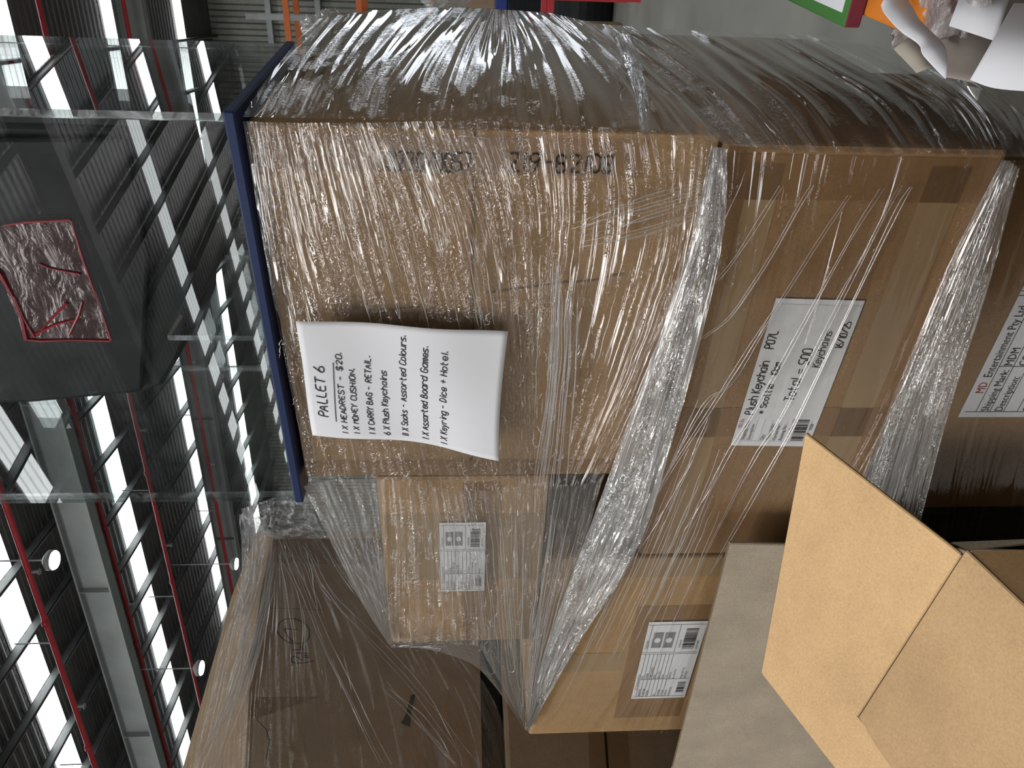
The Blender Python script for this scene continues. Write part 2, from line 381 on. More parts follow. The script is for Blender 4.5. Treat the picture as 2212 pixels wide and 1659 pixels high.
# ------------------------------------------------------------------ cartons of the front pallet
YF = .83; XS = -.253
def carton(name, x0, x1, y0, y1, z0, z1, mat, lab, seam=None, vseam=None, group=None, bev=.007):
    """a closed carton; seam = height at which the two front flaps meet"""
    b = MB()
    if seam is None and vseam is None: b.box(x0, x1, y0, y1, z0, z1); o = bevel(b.build(name, mat), bev)
    else:
        b.box(x0, x1, y0 + .005, y1, z0, z1); o = bevel(b.build(name, mat), bev)
        if seam is not None: parts = ((x0 + .001, x1 - .001, z0 + .003, seam - .002), (x0 + .001, x1 - .001, seam + .002, z1 - .003))
        else: parts = ((x0 + .001, vseam - .002, z0 + .003, z1 - .003), (vseam + .002, x1 - .001, z0 + .003, z1 - .003))
        for (a, c, d, f) in parts:
            q = MB(); q.box(a, c, y0, y0 + .0045, d, f); k = bevel(q.build('carton_flap', mat), .0015, 1); k.parent = o
    return tag(o, lab, 'carton', group)
def ftape(par, x0, x1, z0, z1, m, y=YF, name='packing_tape', rot=0):
    b = MB(); d = .0012
    nx = 12
    b.quad(V((x0, y - d, z0)), V((x1, y - d, z0 + rot)), V((x1, y - d, z1 + rot)), V((x0, y - d, z1)))
    pass
    o = b.build(name, m, par); return o
cA = carton('shipping_carton', -.775, XS, YF, 1.49, 1.206, 1.737, K_A, 'big brown film-wrapped carton behind the handwritten white note, under the clear display case', seam=1.487)
cB = carton('shipping_carton', -1.198, -.780, YF + .004, 1.40, 1.366, 1.632, K_C, 'tan carton left of the big one, labelled HEAD REST, its foot overhanging a dark gap')
cC = carton('shipping_carton', -1.53, -.967, YF + .002, 1.42, .862, 1.362, K_C, 'tan carton with the MONEY CUSHION label, at the convergence of the film')
cD = carton('shipping_carton', -.962, -.263, YF, 1.44, .860, 1.203, K_D, 'brown carton with the white Plush Keychain label crossed by film creases')
YE = .97; eL = at(2100, 1098, 1, YE).x; eR = at(2200, 345, 1, YE).x
cE = carton('shipping_carton', eL, eR, YE, 1.46, .0, .856, K_D, 'shaded brown carton labelled COTTON SOCKS at the pallet bottom')
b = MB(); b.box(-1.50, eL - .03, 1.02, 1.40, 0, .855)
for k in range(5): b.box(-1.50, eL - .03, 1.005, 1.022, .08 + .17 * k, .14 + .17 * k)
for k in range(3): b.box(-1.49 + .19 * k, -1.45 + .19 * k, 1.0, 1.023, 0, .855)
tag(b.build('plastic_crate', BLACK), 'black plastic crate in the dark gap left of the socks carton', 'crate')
ftape(cA, -.745, -.300, 1.60, 1.735, TAPE_L) if False else None
ftape(cA, -.306, -.262, 1.29, 1.732, TAPE_B)
ftape(cA, -.772, -.742, 1.21, 1.732, TAPE_B)
ftape(cB, -1.02, -.86, 1.372, 1.625, TAPE_L, YF + .004)
ftape(cB, -1.19, -.79, 1.44, 1.50, TAPE_B, YF + .004)
ftape(cC, -1.47, -1.10, 1.045, 1.185, TAPE_B, YF + .002)
ftape(cC, -1.02, -.97, .99, 1.355, TAPE_L, YF + .002)
ftape(cC, -1.30, -1.24, 1.19, 1.355, TAPE_L, YF + .002)
ftape(cD, -.955, -.285, .898, .948, TAPE_L)
ftape(cD, -.955, -.285, 1.125, 1.165, TAPE_L)
ftape(cD, -.330, -.275, .868, 1.195, TAPE_B)
ftape(cD, -.70, -.645, .868, 1.195, TAPE_B)
# torn scuff lines on the big carton
b = MB()
def scuff(b, pts, w_, y=YF - .0014):
    for (x0, y0), (x1, y1) in zip(pts, pts[1:]):
        a, c = at(x0, y0, 1, y), at(x1, y1, 1, y); n = V((-(c - a).z, 0, (c - a).x)).normalized() * w_
        b.quad(a - n, c - n, c + n * random.uniform(.2, 1), a + n * random.uniform(.2, 1))
scuff(b, [(1050, 632), (1120, 622), (1160, 618), (1210, 610), (1250, 608), (1280, 606), (1310, 598), (1345, 592)], .0016)
b.build('torn_crease', DARKEDGE, cA); b = MB()
scuff(b, [(840, 668), (870, 665), (910, 662)], .001)
b.build('torn_crease', DARKEDGE, cA)

# ------------------------------------------------------------------ lettering
GL = {'A': '022842 1434', 'B': '02082837362505 2544433202', 'C': '4738180703123243', 'D': '02082846442202', 'E': '48080242 0535', 'F': '480802 0535',
 'G': '47381807031232434525', 'H': '0208 4248 0545', 'I': '2822', 'K': '0208 480542', 'L': '080242', 'M': '0208254842', 'N': '02084248', 'O': '183847433212030718',
 'P': '02083847463505', 'R': '02083847463505 1542', 'S': '473818070615354443321203', 'T': '0848 2822', 'U': '080312324348', 'V': '082248', 'W': '0812253248', 'X': '0248 0842',
 'Y': '082548 2522', 'Z': '08480242 1535', '0': '183847433212030718', '1': '2822', '2': '07183847460242', '3': '08482645433202', '4': '32380444', '5': '4808053544433202',
 '6': '3816040312324344351504', '7': '084812', '8': '15060718384746351504031232434435', '9': '46351506071838474522', 'a': '46160503123243 4642', 'b': '0802 0516364543321203',
 'c': '4536160503123243', 'd': '4842 4536160503123243', 'e': '04444536160503123243', 'f': '38281712 0636', 'g': '46160503123243 4641301001', 'h': '0802 0516364542', 'i': '2622 2827',
 'k': '0802 3604 1532', 'l': '2822', 'm': '0602 05162522 25364642', 'n': '0602 0516364542', 'o': '163645433212030516', 'p': '0600 0516364543321203', 'r': '0602 05163645',
 's': '4616051434433202', 't': '18132232 0636', 'u': '0603123243 4642', 'v': '062246', 'w': '0612243246', 'x': '0246 0642', 'y': '0622 461000', 'z': '06460242',
 '-': '0535', '=': '0545 0343', '.': '1213', '+': '0545 2327', '/': '0248', ':': '1213 1516', '$': '473818070615354443321203 2921', '*': '2723 0644 0446', ' ': ''}
NAR = {'1': 2.6, 'i': 2.6, 'l': 2.6, 'I': 2.8, '.': 2.4, ':': 2.4, ' ': 3.6}
def strokes(body, jit=.25, slant=.12):
    """single-line letter strokes in units of letter height, and the total advance"""
    out = []; x = 0
    for ch in body:
        a = NAR.get(ch, 5.4); x0 = x - (1.0 if ch in '1ilI' else 0)
        dy = random.uniform(-jit, jit) * .6
        for st in GL.get(ch, '').split():
            pts = []
            for i in range(0, len(st), 2):
                px = int(st[i]) + random.uniform(-jit, jit); py = int(st[i + 1]) - 2 + dy + random.uniform(-jit, jit) * .8
                pts.append(((x0 + px + py * slant) / 6, py / 6))
            out.append(pts)
        x += a * random.uniform(.92, 1.08)
    return out, x / 6
def ribbon(b, pts3, nrm, wd, mi=0):
    """flat ink line through 3D points with round-ish joints"""
    for a, c in zip(pts3, pts3[1:]):
        d = c - a
        if d.length < 1e-7: continue
        n = nrm.cross(d).normalized() * wd * .5; e_ = d.normalized() * wd * .3
        b.quad(a - n - e_, c - n + e_, c + n + e_, a + n - e_, mi)
def smooth2(p):
    if len(p) < 3: return p
    q = [p[0]]
    for i in range(len(p) - 1):
        a, c = p[i], p[i + 1]
        q += [(a[0] * .75 + c[0] * .25, a[1] * .75 + c[1] * .25), (a[0] * .25 + c[0] * .75, a[1] * .25 + c[1] * .75)]
    return q + [p[-1]]
def write(b, body, mapf, x0, y0, width, height, nrm, wd, mi=0, jit=.25, slant=.12):
    """strokes of body, fitted into width, baseline at y0; mapf(x, y up) -> 3D"""
    st, adv = strokes(body, jit, slant); k = width / adv
    for p in st:
        p = smooth2(p) if len(p) > 2 else p
        ribbon(b, [mapf(x0 + q[0] * k, y0 + q[1] * height) for q in p], nrm, wd, mi)
def ptext(b, body, mapf, x, y, size, mi, squeeze=1.0):
    c = bpy.data.curves.new('t', 'FONT'); c.body = body; c.size = size; c.resolution_u = 2
    o = bpy.data.objects.new('t', c); COL.objects.link(o)
    dg = bpy.context.evaluated_depsgraph_get(); me = bpy.data.meshes.new_from_object(o.evaluated_get(dg))
    n = len(b.v)
    b.v += [mapf(x + v.co.x * squeeze, y + v.co.y) for v in me.vertices]
    for p in me.polygons: b.f.append(tuple(n + i for i in p.vertices)); b.m.append(mi)
    bpy.data.objects.remove(o); bpy.data.curves.remove(c); bpy.data.meshes.remove(me)
NF = V((0, -1, 0))
def flat(X, Z, y, tilt=0): 
    ca, sa = math.cos(tilt), math.sin(tilt)
    return lambda u, v: V((X + u * ca + v * -sa * 1, y, Z + v * ca + u * sa))
# marker writing on the big carton, running down its right edge
b = MB(); yk = YF - .0022
def mk(u, v): return V((-.3015 + v, yk, 1.585 - u))
write(b, '8270/0057', mk, .0, 0, .098, .021, NF, .0026, 0, .3, .05)
b.build('marker_writing', INK2, cA); b = MB()
def mk2(u, v): return V((-.3000 + v, yk, 1.448 - u))
write(b, 'Z19-82108', mk2, 0, 0, .123, .020, NF, .0026, 0, .3, .05)
b.build('marker_writing', INK2, cA)

def lquad(b, mf, u0, v0, u1, v1, mi): b.quad(mf(u0, v0), mf(u1, v0), mf(u1, v1), mf(u0, v1), mi)
def vbars(b, mf, u0, u1, v0, v1, mi, n=34, seed=1):
    r = random.Random(seed); u = u0; k = (u1 - u0) / n
    while u < u1:
        wd = k * r.choice((.4, .8, .4, 1.3)); lquad(b, mf, u, v0, min(u + wd, u1), v1, mi); u += wd + k * r.choice((.4, .6, 1.1))
# --- label with handwriting (plush keychains); u right 0..w, v up from the top edge (negative)
LM = [LABEL, INK, REDINK, GREYINK, PATCH]
def label_base(par, X, Z, w_, h_, y, tilt=0, lab=None):
    b = MB(); f0 = flat(X, Z, y, tilt); b.quad(f0(0, -h_), f0(w_, -h_), f0(w_, 0), f0(0, 0), 0)
    return b, flat(X, Z, y - .0004, tilt), flat(X, Z, y - .0008, tilt)
T = math.atan2(-.006, .253)
b, f1, f2 = label_base(cD, -.716, 1.098, .253, .121, YF - .002, T)
lquad(b, f1, .052, -.121, .245, 0, 4)
for v in (-.008, -.018, -.029, -.040, -.052, -.063, -.075): lquad(b, f2, .010, v - .0002, .052, v + .0002, 3)
lquad(b, f2, .010, -.112, .0104, -.004, 3); lquad(b, f2, .010, -.112, .05, -.1116, 3)
for s_, v, mi in (('MD En', -.0075, 2), ('Shipping Mark:', -.017, 1), ('Description:', -.0265, 1), ('Qty:', -.047, 1), ('Total Order:', -.0565, 1), ('Carton No.:', -.066, 1), ('Packing No.:', -.0755, 1), ('Carton Barcode:', -.086, 2)):
    ptext(b, s_, f2, .034 if mi == 2 and s_[0] == 'M' else .012, v, .0078, mi, .8)
vbars(b, f2, .012, .052, -.108, -.089, 1, 26, 3); ptext(b, '8201   0058', f2, .015, -.116, .0075, 1, .8)
for s_, u, v, wd, h_, tk in (('Plush Keychain', .060, -.018, .096, .0125, .0013), ('P07L', .175, -.017, .030, .0125, .0013), ('* Scottie', .062, -.035, .054, .0095, .0011), ('10cm', .130, -.035, .024, .0095, .0011),
                             ('Total =', .086, -.072, .058, .014, .0013), ('500', .150, -.074, .028, .014, .0013), ('Keychains', .146, -.092, .060, .011, .0011), ('16/10/25', .178, -.114, .044, .0105, .0011)):
    write(b, s_, f2, u, v, wd, h_, NF, tk * 1.3, 1, .2, .1)
o = b.build('shipping_label', LM, cD); o['label'] = 'white label with black handwriting about plush keychains'
# --- printed labels
def printed(par, X, Z, w_, h_, y, rows, top, seed, tilt=0, pic=True, name=None):
    b, f1, f2 = label_base(par, X, Z, w_, h_, y, tilt)
    mX = w_ * .03; n = len(rows); rh = h_ * .92 / (n + 1.2); fs = rh * .86; split = w_ * .605; lc = w_ * .27
    th_ = w_ * .0016
    def hl(v, a, c): lquad(b, f1, a, v - th_, c, v + th_, 1)
    def vl(u, a, c): lquad(b, f1, u - th_, c, u + th_, a, 1)
    ptext(b, top[0], f2, w_ * .13, -rh * .92, fs, 2, .72); ptext(b, top[1], f2, w_ * .13 + fs * 1.55, -rh * .92, fs, 1, .72)
    for k, (l, r) in enumerate(rows):
        v = -rh * (k + 1.95)
        if k < 8: hl(-rh * (k + 1.1), mX, split)
        ptext(b, l, f2, mX + .001, v, fs * .94, 1, .74)
        if r: ptext(b, r, f2, lc + .001, v, fs, 1, .74)
    vl(mX, -h_ * .03, -h_ * .97); vl(lc, -rh * 1.1, -h_ * .97); vl(split, -h_ * .0, -h_ * .97); vl(split + w_ * .02, 0, -h_ * .97); vl(w_ * .965, 0, -h_ * .97)
    if pic:
        ptext(b, 'Product Image', f2, split + w_ * .07, -rh * .92, fs * .9, 1, .74); hl(-rh * 1.1, split + w_ * .02, w_ * .965); hl(-h_ * .56, split + w_ * .02, w_ * .965)
        for k in range(2):
            v0 = -h_ * (.13 + .2 * k); lquad(b, f1, split + w_ * .08, v0 - h_ * .17, split + w_ * .27, v0, 3)
            c0 = (split + w_ * .175, v0 - h_ * .085); r_ = h_ * .055
            b.poly([f2(c0[0] + r_ * 1.3 * math.cos(a * .5236), c0[1] + r_ * math.sin(a * .5236)) for a in range(12)], 0)
        ptext(b, 'Unit Barcode', f2, split + w_ * .08, -h_ * .64, fs * .9, 1, .74)
        vbars(b, f2, split + w_ * .06, split + w_ * .31, -h_ * .88, -h_ * .67, 1, 40, seed); ptext(b, '2 02481 01100048', f2, split + w_ * .05, -h_ * .94, fs * .7, 1, .8)
        vbars(b, f2, mX + w_ * .05, mX + w_ * .2, -h_ * .93, -h_ * .79, 1, 22, seed + 1)
    o = b.build('shipping_label', LM, par); o['label'] = 'printed white shipping label'; return o
printed(cC, -1.396, 1.158, .252, .111, YF - .001, [('Shipping Mark:', 'MDM'), ('Product Code:', '61010004'), ('Description:', 'MONEY CUSHION'), ('', '$20/$10'), ('Qty:', '20pcs / CTN'), ('Total Order:', '200 pcs'), ('Carton No.:', '5 / 10'), ('Packing No.:', 'Z14-81104'), ('Carton Barcode:', '65 x 40 x 44 cm'), ('', ''), ('', 'Weight: NW: 4 kg'), ('', 'GW: 5.8 kg')], ('MD', 'Entertainment Pty Ltd.'), 5)
printed(cB, -1.048, 1.538, .170, .075, YF + .001, [('Shipping Mark:', 'MDM'), ('Product Code:', '61010025'), ('Description:', 'HEAD REST- $20'), ('Qty:', '40 pcs / CTN'), ('Total Order:', '200 pcs'), ('Carton No.:', '1 / 5'), ('Packing No.:', 'Z34-81005'), ('Carton Barcode:', 'Carton dimension:'), ('', '60 x 61 x 39 cm'), ('', 'Weight:')], ('MD', 'Entertainment Pty Ltd.'), 9)
_l = at(2068, 900, 1, YE); printed(cE, _l.x, _l.z, .40, .25, YE - .0015, [('Shipping Mark:', 'MDM'), ('Description:', 'COTTON SOCKS -'), ('', 'LIGHT BULB'), ('Qty per Carton:', '150 pcs'), ('Total Order Qty:', ''), ('Carton No:', ''), ('Packing No:', ''), ('', '')], ('MD', 'Entertainment Pty Ltd.'), 12, pic=True)

# --- the handwritten sheet stuck on the film
TLn, TRn, BRn, BLn = (at(675, 940, 1, .800), at(640, 690, 1, .800), at(1098, 720, 1, .800), at(1077, 988, 1, .800))
def note(u, v, lift=0):
    p = (TLn * (1 - u) + TRn * u) * (1 - v) + (BLn * (1 - u) + BRn * u) * v
    p = p + V((.006 * math.sin(v * 3.1) * (1 - u) * 1.0, 0, .004 * math.sin(u * 3.14) * (v * 1.3 - .3)))
    bow = .003 * math.sin(v * 9 + u * 2) + .0025 * math.sin(u * 7 - v * 3) + .008 * max(0, v - .7) * (1 - u) * 3 + .004 * math.sin(u * 3.14)
    return p + V((0, -bow - lift, 0))
nu, nv = 24, 32
vs = [note(i / nu, j / nv) for j in range(nv + 1) for i in range(nu + 1)]
fs_ = [(j * (nu + 1) + i, (j + 1) * (nu + 1) + i, (j + 1) * (nu + 1) + i + 1, j * (nu + 1) + i + 1) for j in range(nv) for i in range(nu)]
e = empty('paper_note', note(.5, 1), 'white A4 sheet headed PALLET 6 with handwritten list, stuck on the wrap', 'note')
o = mesh('paper_sheet', vs, fs_, WHITE, smooth=True); m = o.modifiers.new('s', 'SOLIDIFY'); m.thickness = .0003; m.offset = 1; adopt(e, o)
b = MB()
LINES = [('PALLET 6', .22, .66, .100, .048, .0016), ('1 X HEADREST - $20.', .055, .765, .192, .028, .0012), ('1 X MONEY CUSHION.', .055, .64, .252, .028, .0012), ('1 X CARRY BAG - RETAIL.', .055, .745, .332, .030, .0012),
         ('6 X Plush Keychains', .05, .64, .410, .032, .0012), ('11 X Socks - Assorted Colours.', .05, .93, .508, .032, .0012), ('1 X Assorted Board Games.', .045, .87, .617, .034, .0013), ('1 X Keyring - Dice + Hotel.', .035, .85, .716, .034, .0012)]
for body, u0, u1, v, h_, tk in LINES:
    nf = lambda x, y: note(x, -y, .0009)
    write(b, body, nf, u0, -v, u1 - u0, h_, NF, tk, 0, .22, .18)
ribbon(b, [note(.18 + .05 * k, .138 + .0012 * k, .0009) for k in range(11)], NF, .0011)
adopt(e, b.build('handwriting', INK))

# ------------------------------------------------------------------ clear display case on top
zb, zt = 1.752, 2.62
x0, x1, y0, y1 = -.806, -.238, .812, 1.150
e = empty('display_case', V(((x0 + x1) / 2, .98, 1.739)), 'large clear acrylic display case with blue base on the big carton', 'display case')
def panel(name, lo, hi, thin):
    b = MB(); b.box(lo[0], hi[0], lo[1], hi[1], lo[2], hi[2])
    b.m = [0 if (f // 2 == {2: 0}.get(thin, 9)) else 1 for f in range(6)]
    pr = {0: (3, 5), 1: (2, 4), 2: (0, 1)}[thin]
    b.m = [0 if f in pr else 1 for f in range(6)]
    o = b.build(name, [ACR, ACR_EDGE]); adopt(e, o); return o
panel('front_panel', (x0, y0, zb), (x1 - .009, y0 + .007, zt), 1)
panel('side_panel', (x1 - .008, y0, zb), (x1, y1, zt), 0)
panel('side_panel', (x0, y0 + .008, zb), (x0 + .012, y1, zt), 0)
panel('back_panel', (x0 + .013, y1 - .007, zb), (x1 - .009, y1, zt), 1)
panel('lid', (x0, y0, zt), (x1, y1, zt + .008), 2)
b = MB(); b.box(x0 - .003, x1 + .003, y0 - .003, y1 + .003, 1.739, zb - .0005); adopt(e, bevel(b.build('base_board', BLUE), .002, 1))
xd = at(480, 702, 1, .9).x
panel('divider', (xd, .86, zb), (xd + .008, 1.1, at(401, 713, 1, .93).z - .004), 0)
# black unit standing on the divider inside the case
yb = .93
prof = [(-200, 262), (323, 275), (380, 500), (419, 666), (401, 700), (401, 735), (385, 775), (365, 807), (350, 833), (311, 849), (72, 871), (-200, 880)]
pts = [at(x, y, 1, yb) for x, y in prof]
pts = [V((min(p.x, x1 - .014), p.y, min(p.z, zt - .006))) for p in pts]
e2 = empty('display_unit', V((-.5, .98, min(p.z for p in pts))), 'black plastic unit hung inside the clear display case', 'display unit')
b = MB(); b.prism(pts, V((0, .17, 0))); adopt(e2, bevel(b.build('body', BLACK), .006))
pp = [at(x, y, 1, yb - .012) for x, y in [(-200, 300), (270, 300), (320, 560), (306, 845), (70, 868), (-200, 876)]]
pp = [V((p.x, p.y, min(p.z, zt - .02))) for p in pp]
b = MB(); b.prism(pp, V((0, .0115, 0))); adopt(e2, bevel(b.build('front_cover', BLACK), .004))
# dark red film patch on the front panel
t = NT('dark_red_film'); n = t.n('ShaderNodeTexNoise', i_Vector=t.coord('Object', (1, 1, 2)), i_Scale=26, i_Detail=5, i_Distortion=1.2)
bu = t.n('ShaderNodeBump', i_Strength=.7, i_Distance=.004, i_Height=n.outputs[0])
REDF = t.done(t.mix(t.fresnel(1.45), t.mix(.62, t.n('ShaderNodeBsdfTransparent', i_Color=(.6, .3, .32, 1)).outputs[0], t.n('ShaderNodeBsdfDiffuse', i_Color=(.05, .03, .032, 1)).outputs[0]), t.n('ShaderNodeBsdfAnisotropic', i_Roughness=.2, i_Normal=bu.outputs[0]).outputs[0]))
REDC = plain('crumpled_red_film', (.22, .015, .025), .3)
yr = y0 - .0012
b = MB(); rp = [at(x, y, 1, yr) for x, y in [(-60, 490), (10, 487), (150, 476), (240, 735), (148, 733), (52, 735), (40, 690), (0, 600), (-60, 540)]]
b.poly(rp); rf = b.build('red_film', REDF); adopt(e, rf)
b = MB()
for pl_ in ([(-30, 560), (0, 592), (28, 640), (48, 690), (55, 733)], [(30, 640), (52, 690), (76, 728)], [(55, 733), (90, 736), (150, 734), (240, 736)], [(152, 476), (180, 560), (215, 660), (240, 735)], [(80, 725), (120, 680), (145, 655)],
            [(85, 570), (110, 580), (175, 592)], [(150, 725), (170, 680), (178, 652)], [(78, 722), (120, 700), (165, 690)], [(8, 487), (60, 480), (150, 475)]):
    b.tube([at(x + random.uniform(-2, 2), y, 1, yr - .001) for x, y in pl_], [random.uniform(.0008, .002) * (1.8 if pl_[0][0] == -30 else 1) for _ in pl_], 5)
adopt(e, b.build('red_film_fold', REDC))
pass

# ------------------------------------------------------------------ left pallet
XG = -1.75
gfold = [at(590, 1150, 0, XG), at(562, 1290, 0, XG), at(541, 1430, 0, XG), at(530, 1659, 0, XG), at(520, 1900, 0, XG)]
gtop = [at(556, 1146, 0, XG - .05), at(500, 1290, 0, XG - .08), at(460, 1430, 0, XG - .10), at(395, 1659, 0, XG - .13), at(330, 1900, 0, XG - .15)]
zG0 = 1.455
b = MB(); n = len(gfold)
back = .62
low = [V((XG, p.y, zG0)) for p in gfold]; far = [V((XG - back, p.y, p.z)) for p in gtop]; farl = [V((XG - back, p.y, zG0)) for p in gfold]
for i in range(n - 1):
    b.quad(low[i], gfold[i], gfold[i + 1], low[i + 1]); b.quad(gfold[i], gtop[i], gtop[i + 1], gfold[i + 1]); b.quad(gtop[i], far[i], far[i + 1], gtop[i + 1]); b.quad(farl[i], low[i], low[i + 1], farl[i + 1]); b.quad(far[i], farl[i], farl[i + 1], far[i + 1])
for i in (0, n - 1): b.poly([low[i], gfold[i], gtop[i], far[i], farl[i]] if i else [farl[i], far[i], gtop[i], gfold[i], low[i]])
cG = tag(bevel(b.build('shipping_carton', K_G), .006), 'large shaded carton on the left pallet, marked with a circled 7', 'carton')
b = MB(); yG = min(p.y for p in gfold)
b.box(XG - .60, XG - .01, yG, 1.62, 1.405, 1.452); tag(b.build('gap_filler', BLACK), 'black block put in for the shade between the two cartons of the left pallet', 'filler')  # shade of the gap between the cartons, built as a black block
b = MB(); b.box(XG - .62, XG + .03, yG, 1.62, 0, 1.40); cG2 = tag(bevel(b.build('shipping_carton', K_G), .01), 'lower shaded carton of the left pallet, beneath the dark gap', 'carton')
def gt(par, pts, m, off, name='packing_tape'):
    b = MB(); b.poly([at(x, y, 0, off) for x, y in pts]); o = b.build(name, m, par); return o
gt(cG, [(592, 1165), (592, 1215), (800, 1220), (900, 1160)], TAPE_B, XG + .001)
gt(cG, [(548, 1505), (690, 1505), (560, 1550), (535, 1548)], TAPE_B, XG + .001)
gt(cG2, [(1270, 1560), (1355, 1560), (1365, 1720), (1275, 1720)], TAPE_B, XG + .0312)
b = MB(); b.poly([at(x, y, 0, XG + .0322) for x, y in [(1299, 1500), (1303, 1500), (1322, 1750), (1317, 1750)]]); b.build('flap_gap', BLACK, cG2)
NG = V((1, 0, 0)); b = MB()
def gpx(l): return [at(x, y, 0, XG + .002) for x, y in l]
k = 200 / 1746
def gz(l): return gpx([(550 + x * k, 1290 + y * k) for x, y in l])
ring = [(715 + 308 * math.cos(a * .2618) + 20, 640 + 235 * math.sin(a * .2618) + 45 * math.cos(a * .2618)) for a in range(26)]
ribbon(b, gz(ring), NG, .0032)
for l in ([(460, 525), (410, 580), (430, 680), (500, 750)], [(790, 610), (680, 600), (555, 597), (600, 690), (640, 765), (780, 880)],
          [(1110, 1205), (960, 1235), (790, 1250), (700, 1215), (690, 1150), (730, 1115), (800, 1130), (890, 1185)], [(1015, 1150), (1020, 1110), (930, 1095), (920, 1130), (1000, 1142)], [(1000, 1060), (760, 1050)], [(925, 985), (720, 995)], [(890, 975), (870, 945), (900, 910), (860, 930)]):
    ribbon(b, gz(l), NG, .003)
ribbon(b, gpx([(575, 1313), (640, 1315), (700, 1318)]), NG, .0012)
ribbon(b, gpx([(552, 1535), (556, 1556), (575, 1575), (582, 1600), (575, 1640)]), NG, .0016)
b.build('pen_writing', INK2, cG)
b = MB(); b.poly(gpx([(866, 1562), (884, 1570), (892, 1520), (898, 1498), (888, 1502), (876, 1545)])); b.build('black_smear', INK, cG)

# ------------------------------------------------------------------ stretch film
def catm(p, t):
    n = len(p) - 1; x = min(max(t, 0), 1) * n; i = min(int(x), n - 1); f = x - i
    a, b_, c, d = p[max(i - 1, 0)], p[i], p[i + 1], p[min(i + 2, n)]
    return tuple(.5 * (2 * b_[k] + (c[k] - a[k]) * f + (2 * a[k] - 5 * b_[k] + 4 * c[k] - d[k]) * f * f + (3 * b_[k] - a[k] - 3 * c[k] + d[k]) * f ** 3) for k in range(2))
def sheet(name, lines, plane, mat, par, amp=.004, ns=40, nt=120, freq=26, along=2.0, bulge=0, seed=0.0):
    """film surface through flow lines (picked on the photo, laid on a real plane), ridged along the flow; u runs along, v across, both in metres"""
    ax, val, out = plane
    vs, uv, fs = [], [], []
    cols = []
    for j in range(nt + 1):
        t = j / nt; x = t * (len(lines) - 1); i = min(int(x), len(lines) - 2); f = x - i; row = []
        for k in range(ns + 1):
            s_ = k / ns; a, c = catm(lines[i], s_), catm(lines[i + 1], s_)
            row.append((a[0] * (1 - f) + c[0] * f, a[1] * (1 - f) + c[1] * f))
        cols.append(row)
    p00 = at(*cols[0][0], ax, val); mid = ns // 2
    L = sum((at(*cols[nt // 2][k], ax, val) - at(*cols[nt // 2][k + 1], ax, val)).length for k in range(ns))
    Wd = max(sum((at(*cols[j][q], ax, val) - at(*cols[j + 1][q], ax, val)).length for j in range(nt)) for q in (0, mid, ns))
    for j in range(nt + 1):
        for k in range(ns + 1):
            t, s_ = j / nt, k / ns
            r = noise.noise(V((t * freq, s_ * along, seed))) + .5 * noise.noise(V((t * freq * 2.7, s_ * along * 1.7, seed + 5)))
            h = amp * (1 - abs(r) * 1.6) + bulge * math.sin(math.pi * s_) * math.sin(math.pi * t)
            p = at(*cols[j][k], ax, val + out * max(h, -.002)); vs.append(p); uv.append((s_ * L, t * Wd))
    for j in range(nt):
        for k in range(ns):
            a = j * (ns + 1) + k; fs.append((a, a + 1, a + ns + 2, a + ns + 1))
    o = mesh(name, vs, fs, mat, par, smooth=True, uv=uv); return o
def folds(name, lst, plane, par, wd=(.0008, .0022), mat=None):
    ax, val, out = plane; b = MB()
    for l in lst:
        n = 14; pts = []; ph = random.random() * 9
        for i in range(n + 1):
            q = catm(l, i / n); pts.append(at(q[0] + 1.2 * math.sin(i * 1.3 + ph), q[1], ax, val + out * (.002 + .002 * noise.noise(V((i * .4, ph, 0))))))
        w0 = random.uniform(*wd)
        b.tube(pts, [w0 * (.35 + .65 * math.sin(math.pi * min(1, max(0, (i + .7) / (n + 1.4))))) * (1 + .5 * noise.noise(V((i * .9, ph, 3)))) for i in range(n + 1)], 5, cap=False)
    return b.build(name, mat or CREASE, par, smooth=True)
f6 = empty('stretch_film', V((-.8, .80, .86)), 'clear plastic stretch film wrapped around the front pallet cartons', 'stretch film')
f6.location = (0, 0, 0)
PFR = (1, YF - .007, -1)
A_L = [[(525, 262), (560, 480), (610, 750), (668, 1045)], [(640, 265), (690, 500), (770, 780), (835, 1035)], [(760, 265), (830, 500), (910, 780), (985, 1060)], [(900, 262), (985, 500), (1040, 780), (1075, 1060)],
       [(1050, 262), (1110, 480), (1130, 760), (1125, 1050)], [(1220, 270), (1230, 480), (1200, 760), (1180, 1040)], [(1400, 280), (1420, 500), (1330, 800), (1230, 1050)], [(1558, 310), (1500, 600), (1400, 850), (1300, 1040)]]
sheet('front_film', A_L, PFR, FILM, f6, .006, 50, 200, 46, 3, 0, 1)
sheet('front_film_layer', [[(x + 8 * i, y) for x, y in l] for i, l in enumerate(A_L[:5])], (1, YF - .014, -1), film('second_film_layer', 2, 120, .06, .55, .8, refl=1.5, seed=31, crinkle=.7, bump=1.2, base_haze=0, cscale=60), f6, .006, 50, 160, 40, 4, 0, 2)
FAN = [[(835, 1035), (842, 1180), (838, 1320), (842, 1388)], [(985, 1060), (1010, 1180), (1030, 1300), (1034, 1394)], [(1075, 1060), (1090, 1220), (1100, 1400), (1128, 1560)], [(1125, 1050), (1130, 1220), (1125, 1400), (1133, 1574)],
       [(1180, 1040), (1165, 1220), (1145, 1400), (1136, 1578)], [(1230, 1050), (1200, 1220), (1160, 1420), (1140, 1579)], [(1300, 1040), (1250, 1220), (1180, 1430), (1145, 1580)]]
sheet('gathered_film', FAN, PFR, FILM_FAN, f6, .005, 40, 160, 50, 2, 0, 3)
